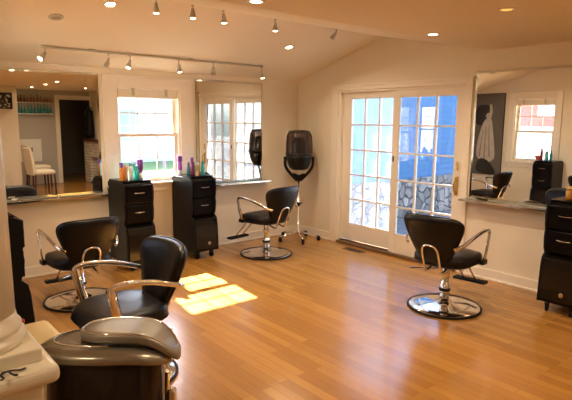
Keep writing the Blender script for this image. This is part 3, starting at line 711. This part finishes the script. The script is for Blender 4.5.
bm = bmesh.new(); tube_bm(bm, lid(0.95, 0.971), 0.002, 6, closed=True); finish(bm, 'lid_trim', M['chrome'], ld)
bm = bmesh.new(); tube_bm(bm, er(0.125, 0.088, 0.940, cx=-0.012), 0.003, 6, closed=True); finish(bm, 'shell_seam_ring', M['chrome'], r)
bm = bmesh.new()
loft(bm, [er(0.150, 0.112, 0.46), er(0.155, 0.117, 0.60), er(0.155, 0.117, 0.75), er(0.152, 0.114, 0.906)], cap=False)
loft(bm, [er(0.147, 0.109, 0.906), er(0.150, 0.112, 0.75), er(0.150, 0.112, 0.60), er(0.145, 0.107, 0.46)], cap=False)
finish(bm, 'smoked_hood', M['smoke'], r)
bm = bmesh.new(); loft(bm, [er(0.09, 0.06, 0.50), er(0.10, 0.065, 0.55), er(0.10, 0.065, 0.84), er(0.09, 0.06, 0.87)])
for i in range(12):
    a = 2*PI*i/12
    tube_bm(bm, [(0.108*math.cos(a), 0.074*math.sin(a), 0.52), (0.108*math.cos(a), 0.074*math.sin(a), 0.87)], 0.006, 6)
finish(bm, 'heating_core', M['blkplast'], r)
bm = bmesh.new(); loft(bm, [er(0.06, 0.06, 0.40), er(0.11, 0.08, 0.41), er(0.152, 0.114, 0.45), er(0.155, 0.117, 0.475), er(0.140, 0.098, 0.48)]); finish(bm, 'bowl', M['blkplast'], r)
tube('side_bar', [(0.165, 0.0, 0.44), (0.165, 0.0, 0.845)], 0.007, M['brass'], r)
boxes('side_knob', M['chrome'], [(0.165, 0.19, -0.02, 0.02, 0.74, 0.80)], r, bevel=0.01)
_t = Matrix.Translation((0, 0, 0.952)) @ Matrix.Rotation(math.radians(-7), 4, 'X') @ Matrix.Translation((0, 0, -0.93))
for ch in r.children: ch.matrix_local = _t @ ch.matrix_local
lathe('pole', [(0.03, 0.085), (0.03, 0.12), (0.018, 0.13), (0.018, 0.43)], M['chrome'], r, n=16, c=(0, -0.06, 0))
make_stand(r, R=0.15, a0=-0.3)
tag(r, 'large foreground hood dryer with taupe metallic lid and smoked hood', 'hair dryer')

# ------------------------------------------------------------------ HALF WALL, COLUMN
o = boxes('half_wall', M['ledge'], [(-4.76, -4.50, -4.235, -3.30, 0, 0.955)], bevel=0.004)
tag(o, 'ivory half wall with a rounded cap carrying the column', 'half wall')
boxes('cap', M['ledge'], [(-4.80, -4.470, -4.275, -3.26, 0.955, 1.0)], o, bevel=0.018, seg=4)
o = boxes('side_counter', M['ledge2'], [(-4.495, -4.335, -3.885, -3.67, 0.855, 0.893)], bevel=0.03, seg=4)
tag(o, 'small cream rounded counter beside the half wall', 'counter')
boxes('support', M['ledge2'], [(-4.495, -4.37, -3.87, -3.69, 0, 0.855)], o, bevel=0.004)
CX, CY = -4.630, -4.10
col = lathe('column', [(0.108, 1.09), (0.106, 1.4), (0.098, 2.05)], M['ledge'], n=48, c=(0, 0, 0), loc=(CX, CY, 0))
struct_off = tag(col, 'round ivory column standing on the half wall at left', 'column')
boxes('plinth', M['ledge'], [(-0.132, 0.132, -0.132, 0.132, 1.0, 1.032)], col, bevel=0.004)
lathe('base_moulding', [(0.126, 1.032), (0.130, 1.039), (0.127, 1.050), (0.119, 1.054), (0.117, 1.059), (0.120, 1.064), (0.120, 1.070), (0.113, 1.075), (0.108, 1.10)], M['ledge'], col, n=48)
lathe('capital', [(0.098, 2.05), (0.115, 2.06), (0.115, 2.08), (0.105, 2.09), (0.13, 2.15), (0.14, 2.16)], M['ledge'], col, n=48)
boxes('abacus', M['ledge'], [(-0.15, 0.15, -0.15, 0.15, 2.16, 2.238)], col, bevel=0.004)
# dark lizard-like ornament and red pin on the cap
bm = bmesh.new()
zc = 1.005
def orn(p, r_): tube_bm(bm, catmull([(-4.575+(x+4.56)*0.50, -4.258+(y+4.262)*0.7, zc+(z-1.008)*0.6) for x, y, z in p], 4), r_, 6)
for p, r_ in (([(-4.610, -4.268, 1.008), (-4.582, -4.263, 1.012), (-4.555, -4.255, 1.011), (-4.515, -4.262, 1.008), (-4.490, -4.258, 1.007)], 0.0023),
          ([(-4.595, -4.264, 1.008), (-4.585, -4.285, 1.005), (-4.600, -4.292, 1.004)], 0.0022), ([(-4.590, -4.262, 1.008), (-4.580, -4.245, 1.006), (-4.565, -4.240, 1.004)], 0.0022),
          ([(-4.556, -4.258, 1.008), (-4.545, -4.280, 1.005), (-4.53, -4.284, 1.004)], 0.0022)): orn(p, r_)
o = finish(bm, 'twig_ornament', M['iron']); tag(o, 'small dark twig-shaped ornament lying before the column base', 'ornament')
o = lathe('red_clip', [(0.004, 0), (0.007, 0.003), (0.007, 0.010), (0.004, 0.014)], M['red'], n=14, loc=(-4.478, -3.965, 1.0)); tag(o, 'tiny red clip on the half wall cap behind the column', 'clip')

# ------------------------------------------------------------------ LIGHTS (fixtures)
WARM = (1.0, 0.80, 0.56)
def lamp(kind, name, loc, energy, parent, size=0.05, spot=None, rot=(0, 0, 0), col=WARM):
    l = bpy.data.lights.new(name, kind); l.energy = energy; l.color = col
    if kind == 'AREA': l.shape = 'DISK'; l.size = size; l.spread = math.radians(150)
    if kind == 'SPOT': l.spot_size = spot; l.spot_blend = 0.6; l.shadow_soft_size = size
    o = bpy.data.objects.new(name, l); COL.objects.link(o); o.parent = parent; o.location = loc; o.rotation_euler = rot
    return o
# track
tr = empty('light_track', (0, -0.405, 0)); tag(tr, 'cream light track running above window and mirrors', 'light track')
tz = ceil_z(-0.405)
boxes('rail', M['fixture'], [(-3.40, -0.93, -0.012, 0.012, tz-0.024, tz-0.006)], tr, bevel=0.002)
for x in (-2.95, -1.9, -0.96): boxes('mount', M['fixture'], [(x-0.03, x+0.03, -0.014, 0.014, tz-0.016, tz+0.004)], tr, bevel=0.002)

def spot_head(x, y, z, rot, label, group, lit, drop=0.055, power=5.0):
    r = empty('spotlight', (x, y, z)); tag(r, label, 'spotlight', group)
    lathe('stem', [(0.012, -0.004), (0.012, -0.014), (0.005, -0.016), (0.005, -drop)], M['fixture'], r, n=12)
    h = lathe('lamp_head', [(0.009, 0.0), (0.013, -0.004), (0.016, -0.03), (0.024, -0.055), (0.027, -0.078), (0.025, -0.084)], M['fixture'], r, n=20, loc=(0, 0, -drop+0.006), rot=rot)
    lathe('bulb', [(0.020, -0.0843), (0.018, -0.087), (0.008, -0.088)], M['bulb'] if lit else M['bulb_off'], h, n=20)
    if lit: lamp('SPOT', 'spot_lamp', (0, 0, -0.098), power, h, 0.03, math.radians(95))
g = 'spotlights hanging from the light track'
TL = [(-3.415+0.05, (0.5, 0.75), True, 'track spotlight at the left end of the track, tilted left'),
      (-2.79, (0.15, 0.35), False, 'unlit track spotlight, left one of the pair above the window'),
      (-2.575, (0.2, 0.35), True, 'lit track spotlight, right one of the pair above the window'),
      (-2.04, (0.1, -0.1), True, 'lit track spotlight above the right window casing'),
      (-1.615, (0, 0), False, 'unlit slim track spotlight above the middle mirror left edge'),
      (-0.945, (0.1, -0.15), True, 'lit track spotlight at the corner end of the track')]
for x, (rx_, ry_), lit, lab in TL:
    spot_head(x, -0.405, tz-0.016, (-rx_*0.6, ry_, 0), lab, g, lit, power=3.5)
g = 'spotlights hanging along the ceiling ridge'
for x, rt, lit, lab in [(-2.81, (0, 0), True, 'ridge spotlight nearest the camera, at the very top of the picture'),
                  (-2.478, (-0.1, 0.05), True, 'second ridge spotlight from the top left'),
                  (-2.172, (-0.1, 0.0), True, 'third ridge spotlight, over the middle of the room'),
                  (-1.591, (0, -0.0), True, 'fourth ridge spotlight, left of the big recessed light'),
                  (-0.772, (0.5, 0.45), False, 'unlit tilted ridge spotlight nearest the patio doors')]:
    spot_head(x, RY-0.02, ceil_z(RY-0.02), (*rt, 0), lab, g, lit, drop=0.035, power=7.0)

def recessed(x, y, mode, label, group, power=14, n=None):
    z = ceil_z(y)
    ang = math.atan(SL) if y > RY else (-math.atan((RZ-FZ)/(RY-FY)) if y > FY else 0)
    r = empty('recessed_light', (x, y, z)); r.rotation_euler = (-ang, 0, 0); tag(r, label, 'ceiling light', group)
    lathe('trim_ring', [(0.036, -0.001), (0.036, -0.006), (0.056, -0.004), (0.058, 0.001)], M['fixwhite'] if mode != 'off' else M['fixture'], r, n=32, cap=False)
    lathe('bulb', [(0.035, -0.001), (0.031, -0.005), (0.012, -0.008)], {'on': M['bulb'], 'dim': M['bulb_dim'], 'off': M['bulb_off']}[mode], r, n=24)
    if mode == 'on': lamp('AREA', 'recessed_lamp', (0, 0, -0.012), power, r, 0.07)
    if mode == 'dim': lamp('AREA', 'recessed_lamp', (0, 0, -0.012), power*0.3, r, 0.085, col=(1, 0.6, 0.2))
g = 'recessed ceiling lights'
P = 9
recessed(-3.42, -0.94, 'off', 'unlit recessed light in the slope above the left mirror', g)
recessed(-3.10, -1.26, 'on', 'lit recessed light in the slope near the top left', g, P)
recessed(-0.967, -0.932, 'on', 'lit recessed light in the slope near the room corner', g, P)
recessed(-2.896, -2.908, 'on', 'large lit recessed light cut by the top of the picture', g, P)
recessed(-1.166, -2.926, 'on', 'lit recessed light above the patio doors', g, P)
recessed(-1.622, -3.768, 'dim', 'yellow dim recessed light near the top right', g, P)
for x, y, lab in [(-1.7, -4.85, 'recessed light seen in the left mirror, nearest row'), (-3.2, -4.6, 'recessed light above the camera side of the room'), (-1.65, -5.75, 'recessed light seen in the left mirror, middle row'),
                  (-1.6, -6.95, 'recessed light seen in the left mirror beside the closet'), (-0.63, -6.44, 'recessed light seen in the left mirror near the fireplace'),
                  (-3.2, -6.2, 'recessed light behind the camera by the closet'), (-5.6, -4.6, 'recessed light above the entrance side'), (-5.6, -6.6, 'recessed light at the far entrance side')]:
    recessed(x, y, 'on', lab, g, P*0.35 if y < -5.5 else P*0.8)

# ------------------------------------------------------------------ POSTER (end wall, seen in right mirror)
p = boxes('wall_poster', M['postergrey'], [(-4.398, -4.388, -0.665, -0.10, 0.60, 2.07)])
tag(p, 'tall black and white poster of a figure in a flowing white dress', 'poster')
def flat(name, m, pts, x, parent):
    bm = bmesh.new(); prism(bm, [(-0.665+u, 0.60+v) for u, v in pts], 'X', x, x+0.002); finish(bm, name, m, parent)
def cm(pts, n=5): return [(q.x, q.y) for q in catmull([(a, b, 0) for a, b in pts], n, closed=True)]
flat('print_cloak', M['posterdark'], cm([(0.22, 1.22), (0.40, 1.28), (0.53, 1.22), (0.56, 0.98), (0.44, 0.90), (0.33, 1.02)]), -4.388, p)
flat('print_dress', M['posterwhite'], cm([(0.24, 1.02), (0.36, 1.00), (0.44, 0.80), (0.50, 0.50), (0.47, 0.30), (0.30, 0.22), (0.14, 0.30), (0.16, 0.60), (0.20, 0.85)]), -4.387, p)
flat('print_arms', M['posterwhite'], cm([(0.26, 1.00), (0.22, 1.14), (0.24, 1.27), (0.28, 1.27), (0.28, 1.14), (0.34, 1.00)]), -4.3865, p)
flat('print_head', M['posterwhite'], cm([(0.29, 1.04), (0.27, 1.09), (0.30, 1.13), (0.34, 1.10), (0.34, 1.05)]), -4.386, p)
flat('print_shadow', M['posterdark'], cm([(0.10, 0.02), (0.25, 0.24), (0.42, 0.28), (0.50, 0.10), (0.40, 0.02)]), -4.386, p)
for k, (a, b) in enumerate([((0.27, 0.9), (0.22, 0.32)), ((0.33, 0.9), (0.32, 0.28)), ((0.38, 0.82), (0.42, 0.32))]):
    flat('print_fold', M['poster2'], [(a[0], a[1]), (a[0]+0.012, a[1]), (b[0]+0.03, b[1]), (b[0], b[1])], -4.3855, p)
boxes('frame', M['blkplast'], [(-4.3985, -4.380, -0.675, -0.665, 0.59, 2.08), (-4.3985, -4.380, -0.10, -0.09, 0.59, 2.08), (-4.3985, -4.380, -0.675, -0.09, 0.59, 0.60), (-4.3985, -4.380, -0.675, -0.09, 2.07, 2.08)], p)
# blank frame that the west station faces
# ------------------------------------------------------------------ BACK ROOM (seen in the left mirror)
o = boxes('framed_print', M['scribble'], [(-2.46, -2.02, -7.0, -6.985, 1.78, 2.08)]); tag(o, 'black print with white scribbles on the closet wall, in left mirror', 'picture')
boxes('frame', M['blkplast'], [(-2.48, -2.46, -7.0, -6.975, 1.76, 2.10), (-2.02, -2.00, -7.0, -6.975, 1.76, 2.10), (-2.46, -2.02, -7.0, -6.975, 1.76, 1.78), (-2.46, -2.02, -7.0, -6.975, 2.08, 2.10)], o)
o = boxes('framed_print', M['white'], [(-1.70, -1.20, -8.0, -7.985, 0.55, 1.08)]); tag(o, 'white framed print with a small grey square, leaning behind ivory chairs', 'picture')
boxes('motif', M['slate'], [(-1.50, -1.40, -7.985, -7.983, 0.78, 0.88)], o)
for z, nm, mm, lab, hh in [(1.92, 'brown', 'brown', 'brown bottle on the upper wall rack, in left mirror', 0.19), (1.66, 'teal', 'teal', 'teal bottle on the lower wall rack, in left mirror', 0.23)]:
    rk = boxes('bottle_rack', M['shelfglass'], [(-1.84, -0.90, -8.0, -7.90, z-0.012, z)], bevel=0.002)
    tag(rk, ('upper' if nm == 'brown' else 'lower')+' clear wall rack of bottles seen in the left mirror', 'shelf')
    boxes('lip', M['white'], [(-1.84, -0.90, -7.905, -7.90, z, z+0.02)], rk)
    first = None
    for i in range(13):
        x = -1.80+i*0.070+random.uniform(-0.008, 0.008)
        if first is None:
            first = lathe('product_bottle', [(0.024, 0), (0.025, hh*0.6), (0.011, hh*0.68), (0.012, hh)], M[mm], n=12); b_ = first
        else:
            b_ = first.copy(); COL.objects.link(b_)
        b_.location = (x, -7.945, z); b_.scale = (1, 1, random.uniform(0.75, 1.15))
        tag(b_, lab, 'bottle', nm+' bottles on the wall rack')
def ivory_chair(loc, rz, label):
    r = empty('dining_chair', loc, rz); tag(r, label, 'chair', 'ivory dining chairs in the back room')
    bm = bmesh.new(); loft(bm, [superring(0.21, 0.21, 5, 0, 0, 0.42), superring(0.225, 0.225, 5, 0, 0, 0.44), superring(0.225, 0.225, 5, 0, 0, 0.49), superring(0.19, 0.19, 4, 0, 0, 0.51)]); finish(bm, 'seat', M['ivory'], r)
    bm = bmesh.new(); prism(bm, [(-0.23, 0.40), (-0.29, 0.96), (-0.25, 0.98), (-0.17, 0.50)], 'X', -0.21, 0.21); finish(bm, 'backrest', M['ivory'], r, bevel=0.015)
    for x in (-0.19, 0.19):
        for y in (-0.19, 0.19):
            tube('leg', [(x, y, 0.42), (x, y*1.08, 0.0)], 0.02, M['wood_dark'], r, n=8)
ivory_chair((-1.72, -6.15, 0), math.radians(-95), 'nearer ivory dining chair with dark legs, seen in the left mirror')
ivory_chair((-1.46, -7.35, 0), math.radians(-95), 'farther ivory dining chair against the back wall, in left mirror')
# fireplace
o = boxes('brick_fireplace', M['whitebrick'], [(-0.20, -0.002, -7.95, -7.55, 0, 1.02), (-0.20, -0.002, -6.55, -6.15, 0, 1.02), (-0.20, -0.002, -7.55, -6.55, 0.65, 1.02), (-0.04, -0.002, -7.55, -6.55, 0, 0.65)])
tag(o, 'whitewashed brick fireplace seen at the right edge of left mirror', 'fireplace')
boxes('mantel', M['wood_dark'], [(-0.25, -0.002, -7.97, -6.10, 1.02, 1.07)], o, bevel=0.004)
boxes('firebox', M['blkplast'], [(-0.21, -0.045, -7.54, -6.56, 0, 0.05), (-0.21, -0.20, -6.55, -6.12, 0.0, 0.52)], o)
# coat on a hook
hk = tube('coat_hook', [(-0.002, -7.75, 1.85), (-0.10, -7.75, 1.85), (-0.112, -7.75, 1.88)], 0.007, M['iron']); tag(hk, 'dark hook on the wall above the fireplace holding a coat', 'hook')
bm = bmesh.new()
loft(bm, [er(0.08, 0.08, 1.10), er(0.100, 0.13, 1.16), er(0.092, 0.12, 1.40), er(0.085, 0.10, 1.62), er(0.09, 0.12, 1.74), er(0.03, 0.05, 1.82), er(0.015, 0.02, 1.85)])
ct = finish(bm, 'hanging_coat', M['blkplast'], loc=(-0.112, -7.75, 0)); tag(ct, 'dark coat hanging beside the doorway, seen in the left mirror', 'coat')
# wall lamp in the back room
r = empty('wall_lamp', (-0.66, -8.12, 1.80)); tag(r, 'small glowing lamp just inside the doorway, in the left mirror', 'lamp')
r.location = (-0.60, -10.2, 1.95)
lathe('lamp_shade', [(0.10, -0.10), (0.08, 0.06), (0.05, 0.10)], mat('lit_shade', (1, 0.9, 0.75), 0.6, emit=(1, 0.82, 0.55), estr=3), r, n=24, loc=(0, 0.12, 0))
tube('arm', [(0, 0, 0), (0, 0.12, 0.06)], 0.01, M['brass'], r, n=8)

# ------------------------------------------------------------------ OUTDOORS
struct(boxes('ground', M['path'], [(-40, 60, -50, 60, -0.50, -0.36)]), 'pale ground outside the salon', 'ground')
o = boxes('lawn', M['grass'], [(-12, 14, 6, 30, -0.36, -0.345)]); struct(o, 'sunlit lawn outside the window', 'ground')
# blue wing outside the patio doors
w = empty('blue_house_wing', (1.2, 1.0, 0)); tag(w, 'blue clapboard house wing on a fieldstone foundation outside the doors', 'building')
boxes('clapboard_wall', M['blue'], [(0, 9, 0, 3.4, 0.42, 2.75)], w)
boxes('stone_foundation', M['stone'], [(0.02, 8.98, -0.06, 3.38, -0.45, 0.42)], w)
boxes('roof', M['roofing'], [(-0.15, 9.15, -0.25, 3.65, 2.75, 2.85)], w)
def ext_window(parent, x, z, wd, ht, y=-0.02):
    f = boxes('window', M['white'], [(x-0.07, x+wd+0.07, y-0.02, y+0.03, z-0.07, z), (x-0.07, x+wd+0.07, y-0.02, y+0.03, z+ht, z+ht+0.09), (x-0.07, x, y-0.02, y+0.03, z, z+ht), (x+wd, x+wd+0.07, y-0.02, y+0.03, z, z+ht),
        (x, x+wd, y-0.01, y+0.02, z+ht/2-0.02, z+ht/2+0.02), (x+wd/2-0.01, x+wd/2+0.01, y-0.01, y+0.02, z, z+ht)], parent)
    boxes('pane', M['darkglass'], [(x, x+wd, y+0.005, y+0.015, z, z+ht)], f)
# white neighbour house seen through the window
w = empty('white_house', (-1.5, 17.0, 0)); tag(w, 'white clapboard neighbour house seen through the left wall window', 'building')
boxes('wall', M['whiteclap'], [(0, 11, 0, 6, -0.4, 3.2)], w)
bm = bmesh.new(); prism(bm, [(-0.4, 3.1), (3, 5.4), (6.4, 3.1)], 'X', -0.4, 11.4); finish(bm, 'roof', M['roofing'], w)
for x in (1.2, 3.6, 6.0, 8.4): ext_window(w, x, 0.6, 0.9, 1.4)
w = empty('red_house', (-17.0, 3.0, 0), math.radians(90)); tag(w, 'red neighbour house seen through the end-wall window in the mirror', 'building')
boxes('wall', M['redclap'], [(-3, 5.0, 0, 6, 1.4, 3.6), ], w)
boxes('lower_wall', M['whiteclap'], [(-3, 5.0, 0, 6, -0.4, 1.4)], w)
bm = bmesh.new(); prism(bm, [(-0.4, 3.5), (3, 5.8), (6.4, 3.5)], 'X', -3.4, 5.4); finish(bm, 'roof', M['roofing'], w)
for x in (-2, 0.5, 3): ext_window(w, x, 1.9, 0.9, 1.2)
w = empty('garden_house', (14.0, -13.0, 0), math.radians(-90)); tag(w, 'pale house beyond the yard reflected in the middle mirror', 'building')
boxes('wall', M['whiteclap'], [(-6, 5.0, 0, 6, -0.4, 3.0)], w)
bm = bmesh.new(); prism(bm, [(-0.4, 2.9), (3, 5.2), (6.4, 2.9)], 'X', -6.4, 5.4); finish(bm, 'roof', M['roofing'], w)
for x in (-5, -2, 1, 3.5): ext_window(w, x, 0.7, 0.9, 1.3)
def tree(name, loc, h, cr, label, seed):
    rnd = random.Random(seed)
    r = empty(name, loc); tag(r, label, 'tree', 'trees outside')
    bm = bmesh.new(); tube_bm(bm, [(0, 0, -0.1), (0.08, 0.05, h*0.4), (0, 0.1, h*0.75)], 0.13, 8)
    for i in range(5):
        a = rnd.uniform(0, 6.28); tube_bm(bm, [(0.05, 0.05, h*(0.35+0.08*i)), (math.cos(a)*cr*0.4, math.sin(a)*cr*0.4, h*(0.5+0.08*i)), (math.cos(a)*cr*0.8, math.sin(a)*cr*0.8, h*(0.6+0.08*i))], 0.04, 6)
    finish(bm, 'trunk', M['bark'], r)
    bm = bmesh.new()
    for i in range(1500):
        while True:
            p = Vector((rnd.uniform(-1, 1), rnd.uniform(-1, 1), rnd.uniform(-1, 1)))
            if 0.35 < p.length < 1: break
        c = Vector((p.x*cr, p.y*cr, h*0.72+p.z*h*0.33)); s = rnd.uniform(0.05, 0.12)
        a = Vector((rnd.uniform(-1, 1), rnd.uniform(-1, 1), rnd.uniform(-1, 1))).normalized()*s
        b = Vector((rnd.uniform(-1, 1), rnd.uniform(-1, 1), rnd.uniform(-1, 1))).normalized()*s
        bm.faces.new([bm.verts.new(c+a), bm.verts.new(c+b), bm.verts.new(c-a*0.8), bm.verts.new(c-b*0.8)])
    finish(bm, 'foliage', M['leaf'], r)
tree('tree', (-0.6, 9.5, -0.36), 2.6, 1.0, 'low green tree on the lawn seen through the window', 1)
tree('tree', (6.6, 12.0, -0.36), 3.6, 1.4, 'taller tree standing right of the low one on the lawn', 2)
tree('tree', (9.5, -9.5, -0.36), 4.2, 1.3, 'tree in the yard reflected in the middle mirror', 3)

# ------------------------------------------------------------------ SUN, SKY, CAMERA
s = bpy.data.lights.new('sun', 'SUN'); s.energy = 78; s.angle = math.radians(1.0); s.color = (1.0, 0.93, 0.80)
so = bpy.data.objects.new('sun', s); COL.objects.link(so)
so.rotation_euler = Vector((-0.14, -1.08, -1.0)).to_track_quat('-Z', 'Y').to_euler()
w = bpy.data.worlds.new('World'); sc.world = w; w.use_nodes = True
N, L = w.node_tree.nodes, w.node_tree.links
bg = N['Background']; sky = N.new('ShaderNodeTexSky'); sky.sky_type = 'NISHITA'; sky.sun_disc = False
sky.sun_elevation = math.radians(42); sky.sun_rotation = math.radians(7); sky.air_density = 1.0; sky.dust_density = 1.5
L.new(sky.outputs[0], bg.inputs['Color']); bg.inputs['Strength'].default_value = 1.45
# daylight portals in the openings
def portal(loc, rot, sx, sy):
    l = bpy.data.lights.new('daylight_portal', 'AREA'); l.shape = 'RECTANGLE'; l.size = sx; l.size_y = sy; l.cycles.is_portal = True
    o = bpy.data.objects.new('daylight_portal', l); COL.objects.link(o); o.location = loc; o.rotation_euler = rot
portal((-2.195, 0.15, 1.38), (-PI/2, 0, 0), 0.75, 1.04)
portal((0.15, -1.665, 0.97), (0, PI/2, 0), 1.93, 1.77)
portal((-4.55, -1.21, 1.42), (0, -PI/2, 0), 1.09, 0.70)

F = 521.813; yaw, pitch, roll = math.radians(49.91998345), math.radians(8.5965794), math.radians(0.45411918)
cy_, sy_, cp, sp = math.cos(yaw), math.sin(yaw), math.cos(pitch), math.sin(pitch)
f = Vector((cy_*cp, sy_*cp, -sp)); rr = Vector((sy_, -cy_, 0)); uu = rr.cross(f)
r2 = rr*math.cos(roll)+uu*math.sin(roll); u2 = uu*math.cos(roll)-rr*math.sin(roll)
cd = bpy.data.cameras.new('camera'); cam = bpy.data.objects.new('camera', cd); COL.objects.link(cam)
cd.sensor_fit = 'HORIZONTAL'; cd.sensor_width = 36; cd.lens = F/572*36; cd.clip_start = 0.05; cd.clip_end = 200
mw = Matrix((r2, u2, -f)).transposed().to_4x4(); mw.translation = (-4.80079, -5.45684, 1.55); cam.matrix_world = mw
sc.camera = cam
sc.view_settings.view_transform = 'Standard'; sc.view_settings.look = 'None'; sc.view_settings.gamma = 1
sc.view_settings.use_curve_mapping = False; sc.view_settings.exposure = 0.52
cyc = sc.cycles
cyc.use_denoising = True; cyc.max_bounces = 10; cyc.diffuse_bounces = 5; cyc.glossy_bounces = 6; cyc.transmission_bounces = 8; cyc.transparent_max_bounces = 12
cyc.sample_clamp_indirect = 8; cyc.caustics_reflective = False; cyc.caustics_refractive = False
